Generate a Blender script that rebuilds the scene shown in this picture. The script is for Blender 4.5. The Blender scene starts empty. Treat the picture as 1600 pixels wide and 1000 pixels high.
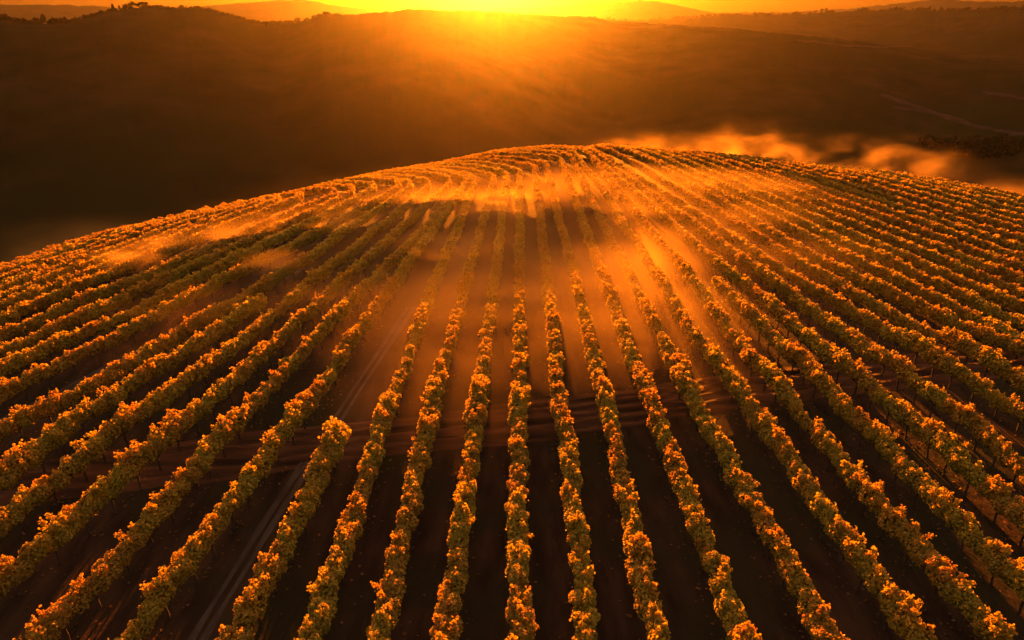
import bpy, math, random
import numpy as np
from mathutils import Vector, Matrix

random.seed(7)
RNG = np.random.default_rng(11)
scene = bpy.context.scene
COL = scene.collection
CAM_Z = 21.5
PITCH = math.atan(460 / 1067.0)
F = 1067.0
SUN_AZ, SUN_EL = math.radians(-1.7), math.radians(5.8)

# ------------------------------------------------------------------ planting plan
# (row number, slope at the near end, slope at the far end, [(forward m, sideways m), ...])
ROWS = [
    (-13, 0.215, 0.235, [(51.2,-41.20), (54.3,-40.56), (58.9,-39.56)]),
    (-12, 0.199, 0.240, [(48.9,-39.64), (53.3,-38.90), (57.6,-37.90)]),
    (-11, 0.196, 0.250, [(46.4,-38.01), (49.4,-37.50), (52.8,-36.76), (57.1,-35.62), (60.7,-34.64)]),
    (-10, 0.286, 0.260, [(43.7,-36.18), (49.4,-34.66), (52.2,-33.70), (54.8,-32.60), (59.4,-31.03)]),
    (-9, 0.302, 0.260, [(41.2,-34.31), (44.1,-33.49), (46.4,-32.74), (49.8,-31.71), (54.3,-30.43), (59.4,-28.93)]),
    (-8, 0.334, 0.260, [(38.7,-32.57), (41.2,-31.57), (44.1,-30.75), (46.4,-29.84), (48.9,-28.95), (53.3,-28.02), (57.1,-27.01)]),
    (-7, 0.293, 0.260, [(35.3,-30.48), (37.2,-30.32), (38.7,-29.81), (39.6,-29.40), (41.9,-28.81), (44.4,-27.93), (47.6,-27.14), (50.8,-26.14), (54.8,-25.06), (57.1,-24.23), (60.7,-23.36), (67.8,-21.34), (76.6,-19.04)]),
    (-6, 0.358, 0.207, [(32.5,-27.49), (33.8,-26.78), (35.1,-25.99), (37.6,-25.23), (39.6,-24.60), (42.3,-23.90), (45.6,-23.17), (48.1,-22.37), (50.8,-21.51), (54.8,-20.75), (58.3,-19.98), (62.7,-18.97), (71.2,-17.86)]),
    (-5, 0.143, 0.246, [(27.5,-24.46), (32.0,-24.26), (34.9,-23.68), (37.6,-23.01), (40.0,-22.42), (42.6,-21.60), (46.4,-20.84), (50.4,-19.79)]),
    (-4, 0.204, 0.153, [(27.5,-22.04), (32.0,-21.44), (34.3,-20.75), (38.1,-19.92), (41.9,-19.11), (45.2,-18.58), (49.4,-18.00), (55.4,-17.24), (62.1,-15.93)]),
    (-3, 0.166, 0.153, [(22.2,-19.83), (27.5,-18.78), (32.0,-18.25), (35.9,-17.51), (40.9,-16.71), (45.2,-16.08), (48.9,-15.41), (55.9,-14.43)]),
    (-2, 0.123, 0.150, [(17.7,-16.91), (22.2,-16.35), (27.5,-15.71), (32.0,-15.46), (36.4,-14.79), (42.6,-13.94), (48.9,-12.91)]),
    (-1, 0.109, 0.091, [(17.7,-13.80), (22.2,-13.25), (27.5,-12.72), (32.2,-12.21), (37.4,-11.47), (41.2,-11.36), (49.4,-10.45), (63.5,-9.26), (75.7,-8.04)]),
    (-.5, 0.059, 0.017, [(17.7,-9.96), (22.2,-9.70), (27.5,-9.39), (30.3,-9.34)]),
    (0, 0.016, 0.032, [(17.7,-7.29), (22.2,-7.15), (27.5,-7.06), (32.2,-7.08), (37.4,-6.95), (41.2,-6.89), (49.4,-6.69), (57.6,-6.47), (64.1,-6.24), (73.0,-5.86)]),
    (1, 0.010, 0.032, [(17.7,-4.70), (22.2,-4.74), (27.5,-4.62), (32.5,-4.59), (38.7,-4.45), (47.2,-4.17), (55.9,-3.89), (69.5,-3.47)]),
    (2, 0.024, 0.019, [(17.7,-2.41), (22.2,-2.24), (27.5,-2.11), (32.7,-2.05), (41.2,-1.81), (50.8,-1.62), (62.1,-1.36), (73.8,-1.20)]),
    (3, 0.012, 0.011, [(17.7,0.21), (22.2,0.28), (27.5,0.33), (32.7,0.42), (50.8,0.62), (78.6,0.90)]),
    (4, 0.007, 0.011, [(17.7,2.70), (22.2,2.80), (27.5,2.82), (32.2,2.81), (33.8,2.75), (46.4,2.96), (62.1,3.09), (73.8,3.20)]),
    (5, 0.013, -0.001, [(17.7,5.18), (22.2,5.29), (27.5,5.34), (32.2,5.37), (34.6,5.39), (44.1,5.47), (54.3,5.47), (65.6,5.41), (78.6,5.38)]),
    (6, -0.008, -0.002, [(17.7,8.19), (22.2,8.21), (27.5,8.14), (32.2,8.09), (35.6,8.15), (42.6,7.96), (54.3,8.00), (67.1,7.93), (78.6,8.01)]),
    (7, -0.040, -0.012, [(17.7,11.33), (22.2,11.22), (27.5,11.01), (32.2,10.75), (37.6,10.51), (47.2,10.52), (58.3,10.37), (71.2,10.15), (78.6,10.05), (89.5, 10.15)]),
    (8, -0.038, -0.053, [(17.7,14.42), (22.2,14.22), (27.5,14.02), (31.7,13.88), (33.8,13.62), (37.6,13.44), (40.9,13.26), (44.1,12.89), (49.4,12.87), (70, 12.45), (89.5, 12.2)]),
    (9, -0.068, -0.030, [(17.7,17.45), (22.2,17.12), (27.5,16.76), (32.2,16.47), (37.0,16.17), (40.2,15.89), (45.2,15.64), (53.3,15.58), (60.1,15.39), (89.5, 14.1)]),
    (10, -0.065, -0.083, [(22.2,19.91), (27.5,19.51), (32.2,19.41), (33.3,19.15), (37.2,18.89), (40.6,18.87), (41.2,18.47), (44.1,18.42), (48.9,17.97), (54.3,17.58)]),
    (11, -0.108, -0.106, [(27.5,22.57), (32.0,22.37), (34.3,22.08), (37.6,21.71), (40.0,21.22), (42.3,21.01), (46.4,20.56), (50.8,20.19), (56.4,19.61), (62.7,18.66), (72.0,17.95)]),
    (12, -0.070, -0.130, [(27.5,25.14), (32.2,25.53), (34.3,25.15), (37.0,24.78), (40.0,24.78), (40.9,24.18), (43.7,23.93), (47.2,23.38), (50.4,22.97), (55.9,22.20), (62.7,21.33), (76.6,19.64)]),
    (13, -0.178, -0.159, [(34.6,28.84), (37.6,28.34), (40.2,27.94), (41.9,27.72), (42.9,27.23), (46.0,26.60), (49.4,25.89), (53.7,25.00), (58.9,24.10), (65.6,23.13), (76.6,21.72)]),
    (14, -0.213, -0.156, [(36.6,31.39), (40.6,30.96), (42.9,30.68), (44.1,29.76), (46.4,29.36), (49.8,28.65), (54.3,28.02), (59.4,27.12), (67.1,25.83), (77.7,24.38)]),
    (15, -0.375, -0.136, [(42.9,34.27), (44.1,33.51), (47.6,32.34), (51.2,31.04), (54.8,30.15), (59.4,29.12), (67.1,27.90), (77.7,26.97)]),
]


def smoothstep(t):
    t = np.clip(t, 0, 1)
    return t * t * (3 - 2 * t)


# ------------------------------------------------------------------ terrain
def vnoise(x, y, seed=0):
    """smooth value noise on numpy arrays, range -1..1"""
    xi, yi = np.floor(x).astype(np.int64), np.floor(y).astype(np.int64)
    xf, yf = x - xi, y - yi

    def h(a, b):
        n = (a * 374761393 + b * 668265263 + seed * 974711) & 0x7FFFFFFF
        n = ((n ^ (n >> 13)) * 1274126177) & 0x7FFFFFFF
        return ((n ^ (n >> 16)) & 0xFFFF) / 32767.5 - 1
    u, v = xf * xf * (3 - 2 * xf), yf * yf * (3 - 2 * yf)
    return (h(xi, yi) * (1 - u) + h(xi + 1, yi) * u) * (1 - v) + (h(xi, yi + 1) * (1 - u) + h(xi + 1, yi + 1) * u) * v


def fbm(x, y, seed=0, n=4):
    s, a = 0, 1
    for i in range(n):
        s = s + a * vnoise(x * 2 ** i, y * 2 ** i, seed + i)
        a *= .5
    return s / 1.9


CX, CY = 10.0, 38.0
PHI = [-180, -120, -90, -69, -63.5, -56.4, -49.5, -41.6, -33, -24, -15.3, -7.3, -1, 4.9, 15.8, 23, 29.9, 36.3, 42.2, 47.6, 60, 90, 120, 180]
RAD = [70, 66, 63, 61.1, 60.8, 62.3, 62.6, 64, 66.7, 72.1, 77.8, 87.3, 92.4, 90.5, 86.4, 82.8, 80.1, 80.4, 80.5, 80.9, 80, 78, 75, 70]
SLP = [.2, .24, .26, .263, .254, .239, .23, .218, .205, .189, .176, .161, .153, .155, .159, .164, .169, .17, .171, .173, .18, .2, .2, .2]
ROLL = 22.0


def hill(x, y):
    dx, dy = x - CX, y - CY
    ph = np.degrees(np.arctan2(dx, dy))
    r = np.hypot(dx, dy)
    R = np.interp(ph, PHI, RAD) + 8.0
    s = np.interp(ph, PHI, SLP)
    a = s / (2 * ROLL)
    e = np.maximum(0, r - (R - ROLL))
    em = .52 / (2 * a)
    return -np.where(e < em, a * e * e, a * em * em + .52 * (e - em)), r - R


RIDGES = [
    # distance, width of the slope facing us, crest as (azimuth, elevation) pairs, roughness
    (930, 560, [(-180, .3), (-60, .4), (-40.72, 0.0), (-34.47, 0.33), (-33.14, 0.19), (-32.64, 0.11), (-31.57, 0.13), (-31.01, 0.20), (-29.86, 0.46), (-28.87, 0.72), (-28.07, 0.92), (-26.69, 1.15), (-25.70, 1.16), (-24.32, 1.08), (-23.07, 1.18), (-22.27, 1.02), (-21.46, 0.85), (-20.43, 0.60), (-19.40, 0.24), (-18.55, 0.04), (-16.75, 0.13), (-15.35, 0.39), (-14.39, 0.78), (-13.0, 0.79), (-11.6, 0.79), (-9.7, 0.93), (-7.77, 1.16), (-4.88, 1.07), (-1.96, 0.99), (0, 0.90), (2.94, 0.72), (5.87, 0.63), (7.82, 0.31), (11.66, 0.09), (16.79, -0.22), (23.43, -0.84), (29.56, -1.6), (35.1, -2.27), (60, -3), (180, -1)], 1.3),
    (1750, 700, [(-180, .2), (-9.77, 0.0), (-1.97, 0.36), (2.94, 0.54), (5.14, 0.72), (7.33, 0.45), (9.75, 0.27), (12.56, 0.53), (15.32, 0.69), (20.62, 0.76), (23.14, 0.83), (24.75, 0.98), (27.88, 0.99), (30.86, 0.93), (32.95, 1.02), (34.29, 1.04), (40.43, 1.02), (180, .5)], 2.2),
    (3100, 900, [(-180, .5), (-40.4, 1.13), (-34.25, 1.22), (-31.5, 1.26), (-28.6, 1.18), (-25.57, 0.89), (-23.09, 1.16), (-21.81, 1.33), (-19.66, 1.47), (-18.33, 1.61), (-17, 1.71), (-15.2, 1.72), (-13.41, 1.39), (-9.69, 1.06), (-4.88, 0.99), (2.93, 1.34), (7.75, 1.6), (9.64, 1.76), (11.06, 1.62), (12.49, 1.36), (13.9, 1.13), (14.84, 0.87), (18.89, 0.77), (23.14, 0.83), (60, .5), (180, .5)], 3.0),
    (3700, 700, [(-180, .3), (14.38, 0.87), (20.6, 0.93), (23.92, 1.07), (26.28, 1.29), (28.16, 1.5), (29.25, 1.64), (31.46, 1.45), (34.2, 1.4), (60, .9), (180, .3)], 4.0),
]
VALLEY = -70.0


def terrain(x, y):
    x, y = np.asarray(x, float), np.asarray(y, float)
    hz, _ = hill(x, y)
    r = np.hypot(x, y)
    az = np.degrees(np.arctan2(x, y))
    z = VALLEY + 5 * fbm(x / 170, y / 170, 3) + 1.2 * fbm(x / 40, y / 40, 5)
    for i, (D, W, prof, rough) in enumerate(RIDGES):
        pa, pe = zip(*prof)
        Dk = D * (1 + .10 * np.sin(np.radians(az * 5 + 40 * i)) + .05 * np.sin(np.radians(az * 13 + 70 * i)))
        crest = CAM_Z + Dk * np.tan(np.radians(np.interp(az, pa, pe))) + rough * fbm(az * 2.2, az * 0 + i, 20 + i, 4)
        t = (r - (Dk - W)) / W
        up = smoothstep(t) * (.75 + .25 * np.clip(t, 0, 1))
        dn = np.where(r > Dk, np.exp(-((r - Dk) / (W * 1.3)) ** 2), 1)
        body = VALLEY + (crest - VALLEY) * np.where(r > Dk, dn, up)
        flank = np.clip(t, 0, 1) * np.clip(1 - t, 0, 1) * 4
        body = body + flank * (9 * fbm(x / (W * .35), y / (W * .35), 40 + i) + 2.5 * fbm(x / 60, y / 60, 50 + i)) * (D / 930.) ** .5
        z = np.maximum(z, body)
    return np.maximum(hz, z)


def at(px, py, far=4000):
    """where the sight line of a picture point meets the terrain"""
    u, v = px - 800, 500 - py
    d = np.array([u, F * math.cos(PITCH) + v * math.sin(PITCH), -(F * math.sin(PITCH) - v * math.cos(PITCH))])
    d /= np.linalg.norm(d)
    t = np.geomspace(10, far, 6000)
    z = terrain(d[0] * t, d[1] * t)
    k = np.argmax(CAM_Z + d[2] * t < z)
    return d[0] * t[k], d[1] * t[k], z[k]


# ------------------------------------------------------------------ helpers
def tag(o, label=None, cat=None, group=None, kind=None):
    for k, v in (('label', label), ('category', cat), ('group', group), ('kind', kind)):
        if v:
            o[k] = v
    return o


def link(name, data, parent=None):
    o = bpy.data.objects.new(name, data)
    COL.objects.link(o)
    if parent is not None:
        o.parent = parent
    return o


def mesh_np(name, verts, faces, mats, smooth=False, col=None, mat_idx=None):
    """faces: (n, k) array, or list of such arrays"""
    me = bpy.data.meshes.new(name)
    verts = np.asarray(verts, np.float32)
    blocks = faces if isinstance(faces, list) else [faces]
    blocks = [np.asarray(b, np.int32) for b in blocks if len(b)]
    loops = np.concatenate([b.ravel() for b in blocks])
    tot = np.concatenate([np.full(len(b), b.shape[1], np.int32) for b in blocks])
    start = np.concatenate([[0], np.cumsum(tot)[:-1]]).astype(np.int32)
    me.vertices.add(len(verts))
    me.vertices.foreach_set('co', verts.ravel())
    me.loops.add(len(loops))
    me.loops.foreach_set('vertex_index', loops)
    me.polygons.add(len(tot))
    me.polygons.foreach_set('loop_start', start)
    me.polygons.foreach_set('loop_total', tot)
    for m in (mats if isinstance(mats, (list, tuple)) else [mats]):
        me.materials.append(m)
    if mat_idx is not None:
        me.polygons.foreach_set('material_index', np.asarray(mat_idx, np.int32))
    me.polygons.foreach_set('use_smooth', np.full(len(tot), smooth))
    if col is not None:
        at_ = me.attributes.new('leaf_col', 'FLOAT_COLOR', 'POINT')
        c = np.ones((len(verts), 4), np.float32)
        c[:, :3] = col
        at_.data.foreach_set('color', c.ravel())
    me.update(calc_edges=True)
    me.validate()
    return me


def tube(pts, rad, n=6):
    """tapered tube through pts; returns verts, quad faces"""
    pts = [Vector(p) for p in pts]
    V, Fc = [], []
    for i, p in enumerate(pts):
        d = (pts[min(i + 1, len(pts) - 1)] - pts[max(i - 1, 0)]).normalized()
        a = d.cross(Vector((.31, .95, .07))).normalized()
        b = d.cross(a)
        r = rad[i] if hasattr(rad, '__len__') else rad
        for k in range(n):
            t = 2 * math.pi * k / n
            V.append(p + a * (r * math.cos(t)) + b * (r * math.sin(t)))
    for i in range(len(pts) - 1):
        for k in range(n):
            Fc.append((i * n + k, i * n + (k + 1) % n, (i + 1) * n + (k + 1) % n, (i + 1) * n + k))
    return [tuple(v) for v in V], Fc


# ------------------------------------------------------------------ materials
def new_mat(name):
    m = bpy.data.materials.new(name)
    m.use_nodes = True
    nt = m.node_tree
    nt.nodes.clear()
    out = nt.nodes.new('ShaderNodeOutputMaterial')
    return m, nt, out


def node(nt, kind, **kw):
    n = nt.nodes.new('ShaderNode' + kind)
    for k, v in kw.items():
        if k.startswith('in_'):
            n.inputs[k[3:].replace('_', ' ')].default_value = v
        elif isinstance(k, str):
            setattr(n, k, v)
    return n


def leaf_material(name, trans=.45, spec=.2):
    m, nt, out = new_mat(name)
    L = nt.links.new
    a = node(nt, 'Attribute', attribute_name='leaf_col')
    oi = node(nt, 'ObjectInfo')
    hsv = node(nt, 'HueSaturation')
    mr = node(nt, 'MapRange')
    mr.inputs['To Min'].default_value = .485
    mr.inputs['To Max'].default_value = .515
    L(oi.outputs['Random'], mr.inputs['Value'])
    L(mr.outputs['Result'], hsv.inputs['Hue'])
    L(a.outputs['Color'], hsv.inputs['Color'])
    p = node(nt, 'BsdfPrincipled')
    p.inputs['Roughness'].default_value = .55
    p.inputs['Specular IOR Level'].default_value = spec
    L(hsv.outputs['Color'], p.inputs['Base Color'])
    t = node(nt, 'BsdfTranslucent')
    g = node(nt, 'HueSaturation')
    g.inputs['Saturation'].default_value = 1.1
    g.inputs['Value'].default_value = 1.2
    L(hsv.outputs['Color'], g.inputs['Color'])
    L(g.outputs['Color'], t.inputs['Color'])
    mx = node(nt, 'MixShader')
    mx.inputs[0].default_value = trans
    L(p.outputs[0], mx.inputs[1])
    L(t.outputs[0], mx.inputs[2])
    L(mx.outputs[0], out.inputs['Surface'])
    return m


def noise_material(name, c1, c2, scale, rough=.9, bump=.0, bump_scale=None, stretch=(1, 1, 1), detail=6, spec=.3, c3=None, scale3=.1):
    m, nt, out = new_mat(name)
    L = nt.links.new
    geo = node(nt, 'NewGeometry')
    mp = node(nt, 'Mapping')
    mp.inputs['Scale'].default_value = stretch
    L(geo.outputs['Position'], mp.inputs['Vector'])
    n1 = node(nt, 'TexNoise')
    n1.inputs['Scale'].default_value = scale
    n1.inputs['Detail'].default_value = detail
    L(mp.outputs[0], n1.inputs['Vector'])
    cr = node(nt, 'ValToRGB')
    cr.color_ramp.elements[0].position, cr.color_ramp.elements[1].position = .32, .68
    cr.color_ramp.elements[0].color = (*c1, 1)
    cr.color_ramp.elements[1].color = (*c2, 1)
    L(n1.outputs['Fac'], cr.inputs['Fac'])
    p = node(nt, 'BsdfPrincipled')
    p.inputs['Roughness'].default_value = rough
    p.inputs['Specular IOR Level'].default_value = spec
    colout = cr.outputs['Color']
    if c3:
        n3 = node(nt, 'TexNoise')
        n3.inputs['Scale'].default_value = scale3
        n3.inputs['Detail'].default_value = 5
        L(geo.outputs['Position'], n3.inputs['Vector'])
        r3 = node(nt, 'ValToRGB')
        r3.color_ramp.elements[0].position, r3.color_ramp.elements[1].position = .45, .6
        L(n3.outputs['Fac'], r3.inputs['Fac'])
        mix = node(nt, 'Mix', data_type='RGBA')
        L(r3.outputs['Color'], mix.inputs['Factor'])
        L(colout, mix.inputs['A'])
        mix.inputs['B'].default_value = (*c3, 1)
        colout = mix.outputs['Result']
    L(colout, p.inputs['Base Color'])
    if bump:
        n2 = node(nt, 'TexNoise')
        n2.inputs['Scale'].default_value = bump_scale or scale * 4
        n2.inputs['Detail'].default_value = 8
        L(mp.outputs[0], n2.inputs['Vector'])
        b = node(nt, 'Bump')
        b.inputs['Strength'].default_value = 1
        b.inputs['Distance'].default_value = bump
        L(n2.outputs['Fac'], b.inputs['Height'])
        L(b.outputs[0], p.inputs['Normal'])
    L(p.outputs[0], out.inputs['Surface'])
    return m


M_LEAF = leaf_material('vine_leaves', .52)
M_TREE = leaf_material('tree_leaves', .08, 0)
M_BARK = noise_material('bark', (.035, .022, .014), (.075, .05, .032), 9, .95, .01, 30, (1, 1, .25))
M_WIRE = noise_material('weathered_wire', (.05, .045, .04), (.09, .08, .07), 20, .5)
M_SOIL = noise_material('vineyard_soil', (.014, .008, .005), (.048, .025, .015), 1.3, 1, .08, 6, (1, .25, 1), spec=.1, c3=(.022, .018, .008), scale3=.18)
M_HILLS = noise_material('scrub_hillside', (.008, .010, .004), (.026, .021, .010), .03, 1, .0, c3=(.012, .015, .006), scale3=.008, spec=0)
M_TRACK = noise_material('packed_dirt', (.020, .011, .007), (.052, .037, .031), 2.2, .85, .02, 9, (1, .3, 1))
M_MUD = noise_material('raked_red_earth', (.018, .009, .005), (.105, .042, .020), .7, .9, .03, 6, (.18, 1.8, 1), spec=.1)
M_ROAD = noise_material('valley_gravel', (.024, .018, .014), (.045, .034, .028), .1, .95, spec=0)
HAZE, MIST = True, True
SKY_STRENGTH = .082
SKY_TINT = (1.0, .66, .52)
SUN_STRENGTH = 5.0
SUN_COLOR = (1.0, .22, .006)
EXPOSURE = 3.02

# ------------------------------------------------------------------ ground sheet (to the horizon)
def build_ground():
    az = np.concatenate([np.arange(-180, -47, 3.5), np.arange(-47, 47, .13), np.arange(47, 180, 3.5)])
    rr = np.concatenate([np.arange(2, 40, 1.5), np.geomspace(40, 4250, 320)])
    A, Rr = np.meshgrid(np.radians(az), rr, indexing='ij')
    X, Y = np.sin(A) * Rr, np.cos(A) * Rr
    Z = terrain(X, Y)
    n, k = A.shape
    V = np.stack([X, Y, Z], -1).reshape(-1, 3)
    V = np.vstack([V, [[0, 0, 0]]])
    i = np.arange(n)[:, None]
    j = np.arange(k - 1)[None, :]
    i2 = (i + 1) % n
    Q = np.stack(np.broadcast_arrays(i * k + j, i * k + j + 1, i2 * k + j + 1, i2 * k + j), -1).reshape(-1, 4)
    _, edge = hill(X, Y)
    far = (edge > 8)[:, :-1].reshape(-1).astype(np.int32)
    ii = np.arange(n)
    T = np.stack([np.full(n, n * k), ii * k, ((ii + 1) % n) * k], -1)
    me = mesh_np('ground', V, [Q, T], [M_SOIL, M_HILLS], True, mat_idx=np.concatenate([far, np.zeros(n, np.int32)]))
    return tag(link('ground', me), 'dark vineyard soil on a hilltop with shaded scrub hills beyond', kind='structure')


build_ground()


def strip(name, pts, half, mat, lift, label, cross=2, profile=None, kind='structure', wob=0.0, step=.6):
    """a draped ribbon along plan points (x, y)"""
    P = [np.array(p, float) for p in pts]
    d = np.concatenate([[0], np.cumsum([np.linalg.norm(P[i + 1] - P[i]) for i in range(len(P) - 1)])])
    s = np.arange(0, d[-1], step)
    xs = np.interp(s, d, [p[0] for p in P])
    ys = np.interp(s, d, [p[1] for p in P])
    ker = np.ones(9) / 9
    if len(xs) > 20:
        xs[4:-4] = np.convolve(xs, ker, 'valid')
        ys[4:-4] = np.convolve(ys, ker, 'valid')
    tx, ty = np.gradient(xs), np.gradient(ys)
    ln = np.hypot(tx, ty)
    nx, ny = ty / ln, -tx / ln
    w = np.linspace(-1, 1, cross)
    hw = half * (1 + wob * vnoise(s / 2.3, s * 0, 9))
    X = xs[:, None] + nx[:, None] * w[None] * hw[:, None]
    Y = ys[:, None] + ny[:, None] * w[None] * hw[:, None]
    Z = terrain(X, Y) + lift
    if profile is not None:
        Z = Z + profile(s[:, None], w[None])
    n, k = X.shape
    i = np.arange(n - 1)[:, None]
    j = np.arange(k - 1)[None]
    Q = np.stack(np.broadcast_arrays(i * k + j, i * k + j + 1, (i + 1) * k + j + 1, (i + 1) * k + j), -1).reshape(-1, 4)
    return tag(link(name, mesh_np(name, np.stack([X, Y, Z], -1).reshape(-1, 3), Q, mat, True)), label, kind=kind)


def rut(s, w):
    return .035 * (1 - np.exp(-((np.abs(w) - .0) / .5) ** 2)) * (1 - np.abs(w)) * 2 + .012 * vnoise(s * 2 + w * 0, w * 4 + s * 0, 4)


TRACK = [(-12.4, 12), (-12.0, 19.1), (-11.6, 23.9), (-11.2, 28.5), (-10.6, 32.6), (-9.9, 39.3), (-9.2, 45.1), (-8.4, 52.6)]
for side in (-.24, .24):
    strip('dirt_track', [(x + side, y) for x, y in TRACK], .15, M_TRACK, .012, 'pale packed wheel rut running up between the vine rows', 5, rut, wob=.6)
TRACK2 = [(-32.5, 29), (-30.1, 34.5), (-29.0, 37.2), (-27.0, 43.0), (-24.9, 48.6), (-22.7, 55.2), (-20.5, 63)]
strip('dirt_track', TRACK2, .6, M_TRACK, .012, 'second pale dirt track between rows on the west side of the field', 7, rut, wob=.2)


def furrows(s, w):
    drift = 1.6 * fbm(s / 5 + w * 0, w * .8 + s * 0, 61, 3)
    e = np.clip((1 - np.abs(w)) * 3, 0, 1)
    fade = .5 + .5 * vnoise(s / 4 + w * 0, w * 5 + s * 0, 71)
    return .055 * e + e * (.09 * fade * np.sin((w * 7 + drift) * 2.0) + .05 * fbm(s / 3 + w * 0, w * 7 + s * 0, 66, 3))


CROSS = [(-34, 27.2), (-26.0, 28.6), (-18.2, 30.5), (-9.0, 32.7), (0, 34.5), (7.9, 36.6), (14.6, 38.6), (28.7, 41.6), (36.3, 43.0), (46, 45)]
strip('cross_path', CROSS, 2.1, M_MUD, .010, 'raked reddish earth headland crossing the vine rows', 44, furrows, wob=.12, step=.3)


def path_y(x):
    return float(np.interp(x, [c[0] for c in CROSS], [c[1] for c in CROSS]))


# ------------------------------------------------------------------ leaves
PAL = .90 * np.array([(.295, .210, .030), (.340, .240, .034), (.390, .265, .036), (.430, .270, .036), (.430, .225, .032), (.370, .155, .028), (.220, .180, .030)])
LEAF = np.array([(0, -.5, .0), (.48, -.22, .13), (.40, .30, .10), (0, .58, -.08), (-.40, .30, .10), (-.48, -.22, .13), (0, .02, -.03)])
LTRI = np.array([(6, 0, 1), (6, 1, 2), (6, 2, 3), (6, 3, 4), (6, 4, 5), (6, 5, 0)])
QUAD = np.array([(-.5, -.5, 0), (.5, -.42, .12), (.45, .5, 0), (-.45, .45, .14)])


def leaf_cloud(C, N, S, rng, weights, quad=False, pal=PAL):
    """leaves with centres C, facing N, sizes S -> verts, faces, colours"""
    n = len(C)
    N = N / np.linalg.norm(N, axis=1, keepdims=True)
    t = rng.normal(size=(n, 3))
    t -= (t * N).sum(1, keepdims=True) * N
    t /= np.linalg.norm(t, axis=1, keepdims=True)
    b = np.cross(N, t)
    B = QUAD if quad else LEAF
    V = C[:, None] + S[:, None, None] * (B[None, :, 0, None] * t[:, None] + B[None, :, 1, None] * b[:, None] + B[None, :, 2, None] * N[:, None])
    k = len(B)
    base = (np.arange(n) * k)[:, None, None]
    Fc = (base + np.arange(4)[None, None]).reshape(-1, 4) if quad else (base + LTRI[None]).reshape(-1, 3)
    w = np.asarray(weights, float)
    if w.ndim == 1:
        idx = rng.choice(len(pal), size=n, p=w / w.sum())
    else:
        cw = np.cumsum(w / w.sum(1, keepdims=True), 1)
        idx = (rng.random(n)[:, None] > cw).sum(1).clip(0, len(pal) - 1)
    col = pal[idx] * rng.uniform(.75, 1.25, (n, 1))
    return V.reshape(-1, 3), Fc, np.repeat(col, k, 0)


def canopy_points(rng, n, big=1.0, shoots=1.0):
    """points and outward directions on the bushy surface of one vine trained along x"""
    lumps = []
    for x in np.linspace(-.8, .8, 4):
        lumps.append((x + rng.uniform(-.12, .12), rng.uniform(-.12, .12), 1.28 + rng.uniform(-.1, .1), rng.uniform(.42, .52), rng.uniform(.36, .46), rng.uniform(.36, .48)))
    for _ in range(4):
        lumps.append((rng.uniform(-.75, .75), rng.uniform(-.26, .26), rng.uniform(1.5, 1.72), rng.uniform(.22, .34), rng.uniform(.2, .32), rng.uniform(.2, .32)))
    lumps = np.array(lumps)
    vol = lumps[:, 3] * lumps[:, 4]
    idx = rng.choice(len(lumps), size=n, p=vol / vol.sum())
    d = rng.normal(size=(n, 3))
    d /= np.linalg.norm(d, axis=1, keepdims=True)
    rad = rng.uniform(.62, 1.05, n) ** .7
    L = lumps[idx]
    P = L[:, :3] + d * L[:, 3:6] * rad[:, None] * np.array([1, big, big])
    # leafy shoots standing out of the top
    for _ in range(rng.integers(3, 7)):
        m = max(5, n // 38)
        x0, y0 = rng.uniform(-.8, .8), rng.uniform(-.3, .3)
        dirv = np.array([rng.uniform(-.7, .7), rng.uniform(-.8, .8), 1.0])
        k = rng.choice(n, m, replace=False)
        t = rng.uniform(0, 1, m)
        P[k] = np.array([x0, y0, 1.58]) + t[:, None] * dirv * rng.uniform(.35, .6) * shoots + rng.normal(0, 1, (m, 3)) * (.10 - .05 * t[:, None])
        d[k] = rng.normal(size=(m, 3))
    d = d + np.array([0, 0, .55]) + rng.normal(0, .55, d.shape)
    return P, d


def tint_weights(P, rng, mood):
    """autumn leaf colours, greener low down; more gold and rust on top paints in the sunlit tips; mood shifts a whole vine"""
    h = np.clip((P[:, 2] - 1.0) / .85, 0, 1)[:, None] + rng.normal(0, .18, (len(P), 1)) + mood
    green, turn = np.clip(1 - h, .05, 1), np.clip(h, .05, 1)  # warm share rises with height: sunlight on the tips put into the leaf colour
    return np.hstack([green * .9, green * 1.3 + .4, 1.3 + 0 * h, turn * 1.2, turn * .55, turn * .15, green * .25])


def vine_meshes(tagname, count, n, smin, smax, quad=False, shoots=1.0):
    out = []
    for i in range(count):
        rng = np.random.default_rng(100 + i * 7 + n)
        P, d = canopy_points(rng, n, 1.0, shoots)
        V, Fc, c = leaf_cloud(P, d, rng.uniform(smin, smax, n), rng, tint_weights(P, rng, rng.uniform(-.25, .2)), quad)
        out.append(mesh_np('vine', V, Fc, M_LEAF, False, c))
    return out


VINE_NEAR = vine_meshes('near', 14, 2300, .075, .130, shoots=.9)
VINE_MID = vine_meshes('mid', 12, 1100, .09, .155, shoots=.6)


def trunk_mesh(seed):
    r = random.Random(seed)
    pts, x, y = [], 0, 0
    for k in range(6):
        pts.append((x, y, -.05 + k * .21))
        x += r.uniform(-.045, .045)
        y += r.uniform(-.03, .03)
    V, Fc = tube(pts, [.075, .058, .05, .05, .048, .04], 7)
    for s in (-1, 1):                                   # two arms along the wire
        q = [(pts[4][0], pts[4][1], pts[4][2] + .02), (pts[4][0] + s * .2, y * .5, pts[4][2] + .13), (s * .5, 0, .98), (s * .85, 0, 1.0)]
        v2, f2 = tube(q, [.045, .036, .03, .02], 6)
        o = len(V)
        V += v2
        Fc += [tuple(a + o for a in f) for f in f2]
    return mesh_np('trunk', V, np.array(Fc), M_BARK, True)


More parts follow.
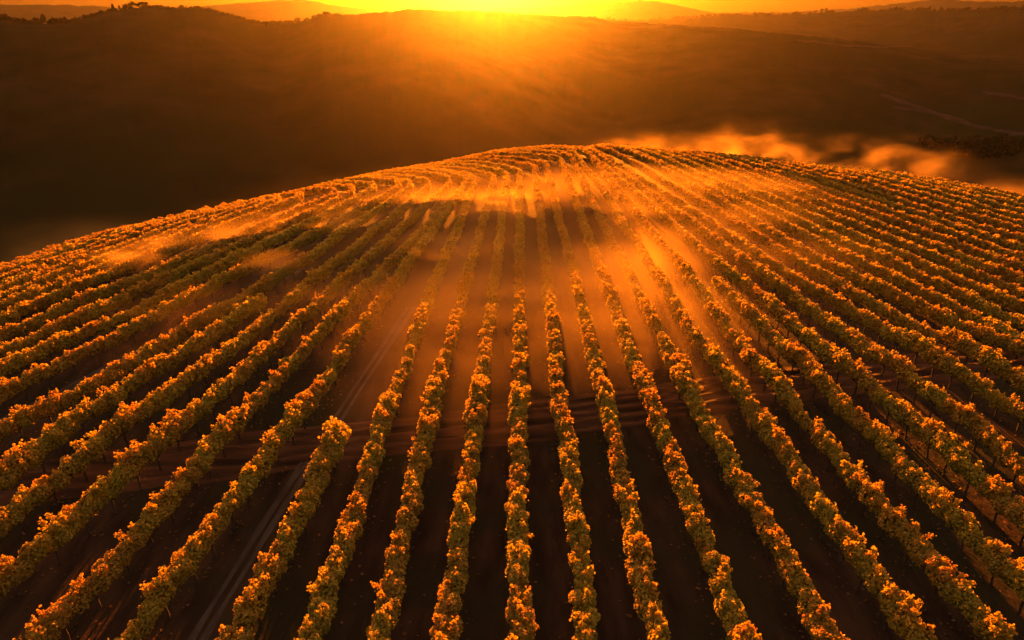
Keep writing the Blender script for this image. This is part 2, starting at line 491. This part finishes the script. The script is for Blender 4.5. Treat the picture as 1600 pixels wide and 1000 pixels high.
TRUNKS = [trunk_mesh(s) for s in range(5)]
NEAR_Y, MID_Y = 36.0, 62.0


# ------------------------------------------------------------------ the rows
def row_x(row, y):
    k, s0, s1, pts = row
    ys, xs = np.array([p[0] for p in pts]), np.array([p[1] for p in pts])
    y = np.asarray(y, float)
    x = np.interp(y, ys, xs)
    x = np.where(y < ys[0], xs[0] + s0 * (y - ys[0]), x)
    x = np.where(y > ys[-1], xs[-1] + s1 * (y - ys[-1]), x)
    return x


def bend(x, y):
    """past the brow of the hill the western rows swing left round the slope"""
    yb = np.interp(x, [-50, -24, -12, -3, 4, 10, 16, 24], [84, 86, 90, 96, 104, 114, 130, 200])
    rad = 9.5
    e = np.maximum(0, y - yb)
    lim = 11.0
    return x - np.where(e < lim, e * e / (2 * rad), lim * lim / (2 * rad) + (e - lim) * lim / rad)


rows = list(ROWS)
b15 = [r for r in rows if r[0] == 15][0]
for q in range(1, 17):                                  # eastern rows, evenly spaced on from the last traced one
    off = 2.75 * q
    sl = -.17 - .006 * q
    rows.append((15 + q, sl, max(sl, -.2), [(30, 31.3 + off - sl * 20), (50, 31.3 + off), (80, 31.3 + off + sl * 30)]))
bm = [r for r in rows if r[0] == -13][0]
for q in range(1, 8):                                   # western rows down to the edge of the block
    rows.append((-13 - q, .22, .22, [(45, -42.5 - 2.3 * q), (60, -39.3 - 2.3 * q)]))
ENDS = {-.5: (0, 30.8), -5: (0, 51.0), 10: (0, 54.6)}
ORD = 'zeroth first second third fourth fifth sixth seventh eighth ninth tenth eleventh twelfth thirteenth fourteenth fifteenth sixteenth seventeenth eighteenth nineteenth twentieth'.split()
TENS = {20: 'twenty', 30: 'thirty'}


def ordinal(n):
    if n <= 20:
        return ORD[n]
    return TENS[n // 10 * 10] + '-' + ORD[n % 10] if n % 10 else {30: 'thirtieth'}[n]


LEFT_NO = {-1: 1, -2: 2, -3: 3, -4: 4, -6: 5, -7: 6, -8: 7, -9: 8, -10: 9, -11: 10, -12: 11, -13: 12, -14: 13, -15: 14, -16: 15, -17: 16, -18: 17, -19: 18, -20: 19}


def row_label(k):
    if k == -.5:
        return 'short vine row ending in a bushy clump at the cross path, beside the dirt track'
    if k == -5:
        return 'vine row ending in a dark bushy clump halfway up, left of the track'
    if k == 10:
        return 'vine row that starts partway up the field between two full rows, right of the track'
    if k == 0:
        return 'first full-length golden vine row right of the pale dirt track'
    if k < 0:
        n = LEFT_NO[k]
        extra = {1: ' with trunks showing', 5: ', beside the second track', 6: ', past the second track'}.get(n, '')
        return '%s full-length vine row left of the dirt track%s' % (ordinal(n), extra)
    n = int(k) + 1 - (1 if k > 10 else 0)
    return '%s full-length vine row right of the pale dirt track' % ordinal(n)


def build_row(row):
    k = row[0]
    y0, y1 = ENDS.get(k, (0, 400))
    y = np.arange(max(11.0, y0), min(150, y1), .05)
    x = bend(row_x(row, y), y)
    _, edge = hill(x, y)
    ok = (np.abs(x) < .83 * y + 5) & (edge < 9)
    if ok.sum() < 60:
        return
    i0 = np.argmax(ok)
    i1 = len(ok) - np.argmax(ok[::-1])
    x, y = x[i0:i1], y[i0:i1]
    z = terrain(x, y)
    rng = np.random.default_rng(int(1000 + k * 10))
    s = np.concatenate([[0], np.cumsum(np.hypot(np.diff(x), np.diff(y)))])
    st = np.arange(rng.uniform(0, 1.2), s[-1], 1.72) 
    st = st + rng.uniform(-.12, .12, len(st))
    vx, vy = np.interp(st, s, x), np.interp(st, s, y)
    vz = np.interp(st, s, z)
    hx, hy = np.interp(st + .3, s, x) - np.interp(st - .3, s, x), np.interp(st + .3, s, y) - np.interp(st - .3, s, y)
    ang = np.arctan2(hy, hx)
    root = link('vine_row', None)
    root.location = (vx[0], vy[0], vz[0])
    tag(root, row_label(k), 'vine row', 'grapevine rows across the hilltop')
    farC, farN, farS = [], [], []
    ox, oy, oz = vx[0], vy[0], vz[0]
    for i in range(len(st)):
        grow = 1.0
        dpath = abs(vy[i] - path_y(vx[i]))
        if dpath < 2.4 and k != -.5:
            grow = rng.uniform(1.08, 1.25)
        if k in ENDS and ((k != 10 and i >= len(st) - 2)):
            grow = 1.28
        sc = (rng.uniform(.98, 1.12), rng.uniform(.88, 1.08) * grow, rng.uniform(.93, 1.07) * (1 + (grow - 1) * .6) * (1 + .10 * float(vnoise(np.array(st[i] / 7.), np.array(k * 3.1 + .5), 33))))
        if rng.random() < .025 and grow == 1.0:         # a weak vine now and then
            sc = (sc[0] * .8, sc[1] * .75, sc[2] * .82)
        flip = math.pi if rng.random() < .5 else 0
        lat = rng.normal(0, .05)
        px, py = vx[i] - math.sin(ang[i]) * lat, vy[i] + math.cos(ang[i]) * lat
        if vy[i] < MID_Y:
            pool = VINE_NEAR if vy[i] < NEAR_Y else VINE_MID
            o = link('vine', pool[rng.integers(len(pool))], root)
            o.location = (px - ox, py - oy, vz[i] - oz)
            o.rotation_euler = (0, 0, ang[i] + flip)
            o.scale = sc
            t = link('trunk', TRUNKS[rng.integers(5)], o)
            t.scale = (1, 1 / sc[1], 1 / sc[2])
        else:
            n = 480 if vy[i] < 90 else 340
            P, d = canopy_points(rng, n, 1.0, .12)
            P = P * np.array([sc[0] * 1.22, .5 * (sc[1] + .95), .5 * (sc[2] + .95) * (.82 if abs(math.cos(ang[i])) > .45 and vx[i] < 16 else 1)])
            ca, sa = math.cos(ang[i]), math.sin(ang[i])
            Rm = np.array([[ca, -sa, 0], [sa, ca, 0], [0, 0, 1]])
            P2 = P @ Rm.T + np.array([px - ox, py - oy, vz[i] - oz])
            farC.append((P, P2))
            farN.append(d @ Rm.T)
            farS.append(rng.uniform(.13, .22, n))
    if farC:
        P = np.vstack([a for a, _ in farC])
        C = np.vstack([b for _, b in farC])
        V, Fc, c = leaf_cloud(C, np.vstack(farN), np.concatenate(farS), rng, tint_weights(P, rng, 0), True)
        link('foliage', mesh_np('foliage', V, Fc, M_LEAF, False, c), root)
    nearest = [i for i in range(len(st)) if vy[i] < 75]
    if len(nearest) > 2:
        pts = [(vx[i] - ox, vy[i] - oy, vz[i] - oz + .9 + rng.normal(0, .015)) for i in nearest]
        V, Fc = tube(pts, .014, 4)
        link('trellis_wire', mesh_np('trellis_wire', V, np.array(Fc), M_WIRE, True), root)


for r in rows:
    build_row(r)


def fallen_leaves():
    rng = np.random.default_rng(77)
    C = []
    for row in rows:
        y = rng.uniform(14, 56, 260)
        if row[0] in ENDS:
            lo, hi = ENDS[row[0]]
            y = y[y < hi]
        x = row_x(row, y) + rng.normal(0, .42, len(y))
        k = np.abs(x) < .83 * y + 3
        C.append(np.stack([x[k], y[k]], 1))
    C = np.vstack(C)
    P = np.column_stack([C, terrain(C[:, 0], C[:, 1]) + .03])
    v, f, c = leaf_cloud(P, np.array([0, 0, 1.]) + rng.normal(0, .3, P.shape), rng.uniform(.06, .13, len(P)), rng, np.ones(4), True, np.array([(.10, .05, .02), (.16, .09, .03), (.20, .10, .03), (.06, .035, .015)]))
    tag(link('fallen_leaves', mesh_np('fallen_leaves', v, f, M_LEAF, False, c)), 'dry fallen vine leaves on the dark soil', kind='stuff')


fallen_leaves()


# ------------------------------------------------------------------ trees on the far ridges
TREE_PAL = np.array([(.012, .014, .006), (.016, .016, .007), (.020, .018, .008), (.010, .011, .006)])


def tree_mesh(seed, kind):
    """unit tree, 1 m tall: trunk verts and crown leaves"""
    rng = np.random.default_rng(seed)
    V, Fc = tube([(0, 0, -.08), (.01, 0, .2), (-.01, .01, .45), (0, 0, .75)], [.055, .045, .03, .012], 6)
    for q in range(5):
        a = rng.uniform(0, 6.28)
        zz = rng.uniform(.3, .6)
        v2, f2 = tube([(0, 0, zz), (.12 * math.cos(a), .12 * math.sin(a), zz + .1), (.24 * math.cos(a), .24 * math.sin(a), zz + .16)], [.014, .01, .005], 5)
        o = len(V)
        V += v2
        Fc += [tuple(i + o for i in f) for f in f2]
    tr = mesh_np('trunk', V, np.array(Fc), M_BARK, True)
    n = 420
    if kind == 'tall':
        h = rng.uniform(.18, 1, n)
        w = .19 * np.sin(np.clip((h - .1) / .92, 0, 1) * math.pi) ** .6 * rng.uniform(.5, 1.15, n)
        a = rng.uniform(0, 2 * math.pi, n)
        C = np.stack([w * np.cos(a), w * np.sin(a), h], 1)
    else:
        L = np.array([(rng.uniform(-.24, .24), rng.uniform(-.24, .24), rng.uniform(.34, .82), rng.uniform(.15, .22)) for _ in range(9)])
        ix = rng.integers(0, 9, n)
        d = rng.normal(size=(n, 3))
        d /= np.linalg.norm(d, axis=1, keepdims=True)
        C = L[ix, :3] + d * L[ix, 3:4] * rng.uniform(.5, 1.05, (n, 1)) * np.array([1.2, 1.2, .8])
    Nn = C - np.array([0, 0, .5]) + rng.normal(0, .3, C.shape)
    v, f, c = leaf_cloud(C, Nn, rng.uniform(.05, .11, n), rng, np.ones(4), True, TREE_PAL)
    return tr, mesh_np('crown', v, f, M_TREE, False, c)


TREES = {'tall': [tree_mesh(1, 'tall'), tree_mesh(2, 'tall')], 'round': [tree_mesh(3, 'round'), tree_mesh(4, 'round'), tree_mesh(5, 'round')]}


def ridge_tree(azd, ridge, height, kind, label, group, dr=0.0, wide=1.0, name='ridge_tree'):
    D = RIDGES[ridge][0] * (1 + .10 * math.sin(math.radians(azd * 5 + 40 * ridge)) + .05 * math.sin(math.radians(azd * 13 + 70 * ridge))) - 3 + dr
    x, y = D * math.sin(math.radians(azd)), D * math.cos(math.radians(azd))
    root = link(name, None)
    root.location = (x, y, float(terrain(x, y)) - .2)
    root.rotation_euler.z = random.uniform(0, 6.28)
    height *= .62 if ridge == 0 else .72
    root.scale = (height * wide, height * wide, height)
    tr, cr = random.choice(TREES[kind])
    link('trunk', tr, root)
    link('crown', cr, root)
    return tag(root, label, 'tree', group)


def az_of(px, py=20):
    u, v = px - 800, 500 - py
    return math.degrees(math.atan2(u, F * math.cos(PITCH) + v * math.sin(PITCH)))


G1 = 'trees along the western ridge'
ridge_tree(az_of(65), 0, 14, 'tall', 'tallest dark tree in the dip of the western ridge skyline', G1, wide=1.25)
ridge_tree(az_of(79), 0, 11, 'round', 'broad dark tree beside the tallest one in the ridge dip', G1, wide=1.1)
ridge_tree(az_of(86), 0, 8, 'tall', 'small slim tree between the two broad trees in the ridge dip', G1)
ridge_tree(az_of(98), 0, 10.5, 'round', 'dark bushy tree at the foot of the rising western ridge', G1, wide=.9)
ridge_tree(az_of(178), 0, 11, 'tall', 'lone slim tree silhouetted left of the ridge top grove', G1, wide=.9)
ridge_tree(az_of(188), 0, 9, 'tall', 'second lone slim tree nearest the ridge top grove', G1, wide=.8)
for i, (px, h) in enumerate([(196, 8), (200, 9), (206, 10), (210, 11), (215, 9), (219, 10), (223, 11), (228, 9.5), (231, 10)]):
    ridge_tree(az_of(px), 0, h, 'round', 'small dark round tree in the grove on the western ridge top', 'ridge top grove trees', wide=.85, dr=random.uniform(-6, 4))
for px, h in [(4, 7), (11, 8), (18, 7), (25, 7.5), (32, 6), (38, 7), (45, 5)]:
    ridge_tree(az_of(px, 30), 0, h, 'round', 'small dark tree in the band at the far left of the western ridge', 'tree band at the end of the western ridge', wide=1.0)
for px, h in [(111, 4), (125, 4), (141, 4), (152, 5), (157, 4), (262, 4), (271, 4), (288, 4), (294, 4), (306, 4), (350, 5), (425, 7), (436, 8), (445, 7)]:
    ridge_tree(az_of(px, 25), 0, h, 'round', 'low dark bush on the skyline slope of the western ridge', 'bushes along the western ridge', wide=1.25, name='ridge_bush')
for px, h in [(1256, 9), (1275, 10), (1284, 14), (1291, 15), (1300, 10), (1390, 9), (1400, 11), (1412, 9), (1440, 10), (1452, 12), (1470, 9), (1508, 10)]:
    ridge_tree(az_of(px, 16), 1, h, 'round', 'tiny hazy tree on the skyline of the distant eastern ridge', 'trees along the eastern ridge', wide=.8)


# ------------------------------------------------------------------ valley details
def valley_strip(pix, half, label, lift=.5):
    pts = [at(*p)[:2] for p in pix]
    return strip('valley_road', pts, half, M_ROAD, lift, label, 5, wob=.5, step=6)


valley_strip([(1376, 148), (1405, 158), (1440, 170), (1475, 180), (1510, 192), (1550, 203), (1600, 210), (1660, 214)], 5, 'pale gravel road slanting across the dark valley on the right')
valley_strip([(1395, 168), (1420, 172), (1450, 176), (1480, 182)], 3, 'short pale spur beside the valley road')
valley_strip([(1490, 222), (1530, 218), (1570, 214), (1610, 206)], 4, 'lower pale lane joining the valley road')
valley_strip([(1536, 144), (1560, 148), (1585, 152), (1620, 158)], 4, 'faint pale lane at the right edge of the valley')
valley_strip([(1245, 64), (1290, 70), (1340, 73), (1420, 75)], 4, 'thin pale lane along the upper right hillside', 1.0)


def woodland():
    rng = np.random.default_rng(5)
    C, Nn, S = [], [], []
    for px, py in [(1500 + i * 7, 252 - i * .55 - 9 * rng.random()) for i in range(34)] + [(1440 + i * 9, 226 + 8 * rng.random()) for i in range(26)]:
        x, y, z = at(px, py)
        h = rng.uniform(5, 9)
        n = 60
        d = rng.normal(size=(n, 3))
        d /= np.linalg.norm(d, axis=1, keepdims=True)
        C.append(np.array([x, y, z + h * .5]) + d * np.array([h * .55, h * .55, h * .5]) * rng.uniform(.6, 1.05, (n, 1)))
        Nn.append(d + rng.normal(0, .4, d.shape))
        S.append(rng.uniform(.8, 2.0, n))
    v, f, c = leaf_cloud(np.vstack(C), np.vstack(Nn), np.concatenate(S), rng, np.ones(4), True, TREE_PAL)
    tag(link('woodland', mesh_np('woodland', v, f, M_TREE, False, c)), 'dark woodland in the valley behind the vineyard', kind='stuff')


woodland()


def scrub():
    rng = np.random.default_rng(8)
    C, Nn, S = [], [], []
    for ridge, a0, a1, cnt, lo, hi, spread in ((0, -37, -13.5, 620, 1.2, 3.4, 26), (1, 6, 36, 420, 2, 6, 60), (0, -36.5, -31, 130, 3, 6, 14), (0, -20, -16, 60, 3, 5, 10)):
        for q in range(cnt):
            a = rng.uniform(a0, a1)
            if fbm(np.array(a * 3.0), np.array(ridge + spread * .1), 91, 2) < -.15:
                continue
            D = RIDGES[ridge][0] * (1 + .10 * math.sin(math.radians(a * 5 + 40 * ridge)) + .05 * math.sin(math.radians(a * 13 + 70 * ridge))) - spread * rng.random() ** 1.5
            x, y = D * math.sin(math.radians(a)), D * math.cos(math.radians(a))
            z = float(terrain(x, y))
            h = rng.uniform(lo, hi)
            n = 26
            d = rng.normal(size=(n, 3))
            d /= np.linalg.norm(d, axis=1, keepdims=True)
            C.append(np.array([x, y, z + h * .35]) + d * np.array([h * .7, h * .7, h * .5]) * rng.uniform(.5, 1.05, (n, 1)))
            Nn.append(d + rng.normal(0, .4, d.shape))
            S.append(rng.uniform(.25, .5, n) * h)
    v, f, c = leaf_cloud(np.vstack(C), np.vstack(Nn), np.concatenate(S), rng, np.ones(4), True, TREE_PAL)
    tag(link('scrub', mesh_np('scrub', v, f, M_TREE, False, c)), 'dark scrub scattered over the far ridges', kind='stuff')


scrub()


# ------------------------------------------------------------------ air
HAZE_D = 0.2e-4
HAZE_G = .912


def volume_material(name, density_build, g, color=(1, 1, 1)):
    m, nt, out = new_mat(name)
    v = node(nt, 'VolumePrincipled')
    v.inputs['Color'].default_value = (*color, 1)
    v.inputs['Anisotropy'].default_value = g
    v.inputs['Density'].default_value = 0
    density_build(nt, v)
    nt.links.new(v.outputs[0], out.inputs['Volume'])
    return m


def box(name, lo, hi, mat):
    V = [(x, y, z) for x in (lo[0], hi[0]) for y in (lo[1], hi[1]) for z in (lo[2], hi[2])]
    Fc = [(0, 1, 3, 2), (4, 6, 7, 5), (0, 4, 5, 1), (2, 3, 7, 6), (0, 2, 6, 4), (1, 5, 7, 3)]
    return link(name, mesh_np(name, V, np.array(Fc), mat))


def hz(nt, v):
    v.inputs['Density'].default_value = HAZE_D


if HAZE:
    tag(box('haze', (-4300, -4300, -95), (4300, 4300, 165), volume_material('haze', hz, HAZE_G, (1, .93, .86))), 'warm evening haze filling the air', kind='stuff')


def mist(loc, rad, rotz, dens, label, scale=.25, cut=.42, tilt=(0, 0), g=.60, soft=.9, seed=0.0):
    """one bank of drifting mist: an ellipsoid whose density thins to nothing at its rim"""
    def build(nt, v):
        L = nt.links.new
        tc = node(nt, 'TexCoord')
        ln = node(nt, 'VectorMath', operation='LENGTH')
        L(tc.outputs['Object'], ln.inputs[0])
        fall = node(nt, 'MapRange', interpolation_type='SMOOTHSTEP')
        fall.inputs['From Min'].default_value = 1.0
        fall.inputs['From Max'].default_value = 1.0 - soft
        L(ln.outputs['Value'], fall.inputs['Value'])
        geo = node(nt, 'NewGeometry')
        mp = node(nt, 'Mapping')
        mp.inputs['Location'].default_value = (seed * 13.7, seed * 5.1, seed)
        mp.inputs['Rotation'].default_value = (0, 0, -rotz)
        mp.inputs['Scale'].default_value = (.55, 1.15, 1.25)
        L(geo.outputs['Position'], mp.inputs['Vector'])
        nz = node(nt, 'TexNoise')
        nz.inputs['Scale'].default_value = scale
        nz.inputs['Detail'].default_value = 7
        nz.inputs['Roughness'].default_value = .6
        nz.inputs['Distortion'].default_value = .35
        L(mp.outputs[0], nz.inputs['Vector'])
        mr = node(nt, 'MapRange', interpolation_type='SMOOTHSTEP')
        mr.inputs['From Min'].default_value = cut
        mr.inputs['From Max'].default_value = cut + .36
        L(nz.outputs['Fac'], mr.inputs['Value'])
        m1 = node(nt, 'Math', operation='MULTIPLY')
        L(fall.outputs[0], m1.inputs[0])
        L(mr.outputs[0], m1.inputs[1])
        m2 = node(nt, 'Math', operation='MULTIPLY')
        m2.inputs[1].default_value = dens
        L(m1.outputs[0], m2.inputs[0])
        L(m2.outputs[0], v.inputs['Density'])
    mat = volume_material('mist', build, g, (1, .74, .34))
    import bmesh
    bm = bmesh.new()
    bmesh.ops.create_icosphere(bm, subdivisions=3, radius=1.02)
    me = bpy.data.meshes.new('mist')
    bm.to_mesh(me)
    bm.free()
    me.materials.append(mat)
    o = link('mist', me)
    o.location = loc
    o.scale = rad
    o.rotation_euler = (tilt[0], tilt[1], rotz)
    return tag(o, label, kind='stuff')


R_ = math.radians
if MIST:
    #     centre              radii            turn      density
    mist((6, 76, 1.2), (49, 40, 2.5), 0, .021, 'wide veil of low mist over the far half of the vineyard', .14, .34, soft=.95, seed=20)
    mist((-4.5, 79, 1.9), (18, 10, 2.1), R_(-12), .048, 'brightest knot of mist on the brow of the field', .28, .40, seed=1)
    mist((4.5, 90, 1.5), (10, 11, 1.9), R_(-30), .032, 'mist glowing below the crest of the hill', .26, .40, seed=2)
    mist((-18, 74, 1.7), (18, 7, 1.9), R_(10), .055, 'mist streaming over the left brow of the field', .28, .39, seed=3)
    mist((-7, 71, 1.8), (18, 13, 2.0), R_(8), .018, 'mist hanging over the bend of the western rows', .26, .38, seed=15)
    mist((-32, 64, 1.6), (16, 5, 2.0), R_(48), .085, 'mist bank on the far left slope of the vineyard', .28, .38, seed=4)
    mist((-21.5, 58.5, 1.4), (4.8, 3.2, 1.8), R_(20), .055, 'small puff of mist at the top of the second track', .5, .28, seed=5)
    mist((-4, 57, .9), (16, 30, 2.2), 0, .055, 'thin ground mist lying between the middle rows', .20, .22, seed=6)
    mist((9, 57, 1.0), (13, 27, 2.2), R_(5), .038, 'thin ground mist right of the middle rows', .20, .26, seed=7)
    mist((-21, 53, 1.1), (15, 19, 2.1), R_(-20), .024, 'faint ground mist among the western rows', .24, .36, seed=16)
    mist((26, 94, 1.4), (24, 13, 2.0), R_(-20), .030, 'mist drifting over the right brow of the field', .2, .36, seed=8)
    mist((31, 136, -1.8), (22, 6, 5.6), R_(-18), .040, 'mist bank spilling over the crest', .30, .40, seed=9)
    mist((46, 131, -2.5), (17, 5, 9.5), R_(-30), .085, 'tall wisp of mist rising behind the crest', .22, .43, seed=10)
    mist((66, 122, -4.0), (21, 5, 9.5), R_(-35), .085, 'second tall wisp of mist behind the crest', .22, .43, seed=11)
    mist((92, 106, -8.5), (36, 7, 9.0), R_(-38), .075, 'mist trailing down behind the right shoulder', .22, .36, seed=12)
    mist((-20, 107, -2.6), (30, 3.5, 2.4), R_(42), .03, 'thin mist edging the left skyline of the field', .25, .32, seed=13)
    mist((-150, 215, -62), (80, 55, 26), R_(20), .030, 'faint mist pooled in the left valley', .03, .36, seed=14)


# ------------------------------------------------------------------ sky, sun, camera
def build_world():
    w = bpy.data.worlds.new('World')
    scene.world = w
    w.use_nodes = True
    nt = w.node_tree
    nt.nodes.clear()
    L = nt.links.new
    out = node(nt, 'OutputWorld')
    bg = node(nt, 'Background')
    bg.inputs['Strength'].default_value = SKY_STRENGTH
    sky = node(nt, 'TexSky', sky_type='NISHITA')
    sky.sun_disc = False
    sky.sun_elevation = SUN_EL
    sky.sun_rotation = SUN_AZ
    sky.altitude = 300
    sky.air_density = 2.0
    sky.dust_density = 10.0
    sky.ozone_density = 1.0
    mx = node(nt, 'Mix', data_type='RGBA', blend_type='MULTIPLY')
    mx.inputs['Factor'].default_value = 1
    mx.inputs['B'].default_value = (*SKY_TINT, 1)
    L(sky.outputs[0], mx.inputs['A'])
    L(mx.outputs['Result'], bg.inputs['Color'])
    L(bg.outputs[0], out.inputs['Surface'])


build_world()
sd = bpy.data.lights.new('sun', 'SUN')
sd.energy = SUN_STRENGTH
sd.angle = R_(.6)
sd.color = SUN_COLOR
so = link('sun', sd)
dirv = Vector((math.sin(SUN_AZ) * math.cos(SUN_EL), math.cos(SUN_AZ) * math.cos(SUN_EL), math.sin(SUN_EL)))
so.rotation_euler = dirv.to_track_quat('Z', 'Y').to_euler()
so.location = dirv * 300

cd = bpy.data.cameras.new('camera')
cd.sensor_width = 36
cd.lens = 36 * F / 1600
cd.clip_start = .5
cd.clip_end = 20000
co = link('camera', cd)
co.location = (0, 0, CAM_Z)
co.rotation_euler = (math.pi / 2 - PITCH, 0, 0)
scene.camera = co

scene.view_settings.view_transform = 'Standard'
scene.view_settings.look = 'None'
scene.view_settings.gamma = 1
scene.view_settings.exposure = EXPOSURE
scene.render.engine = 'CYCLES'
c = scene.cycles
c.use_denoising = True
c.max_bounces = 6
c.diffuse_bounces = 3
c.glossy_bounces = 1
c.transmission_bounces = 3
c.transparent_max_bounces = 4
c.volume_bounces = 4
c.volume_step_rate = .5
c.volume_max_steps = 256
c.use_adaptive_sampling = True
c.adaptive_threshold = .02
c.caustics_reflective = False
c.caustics_refractive = False
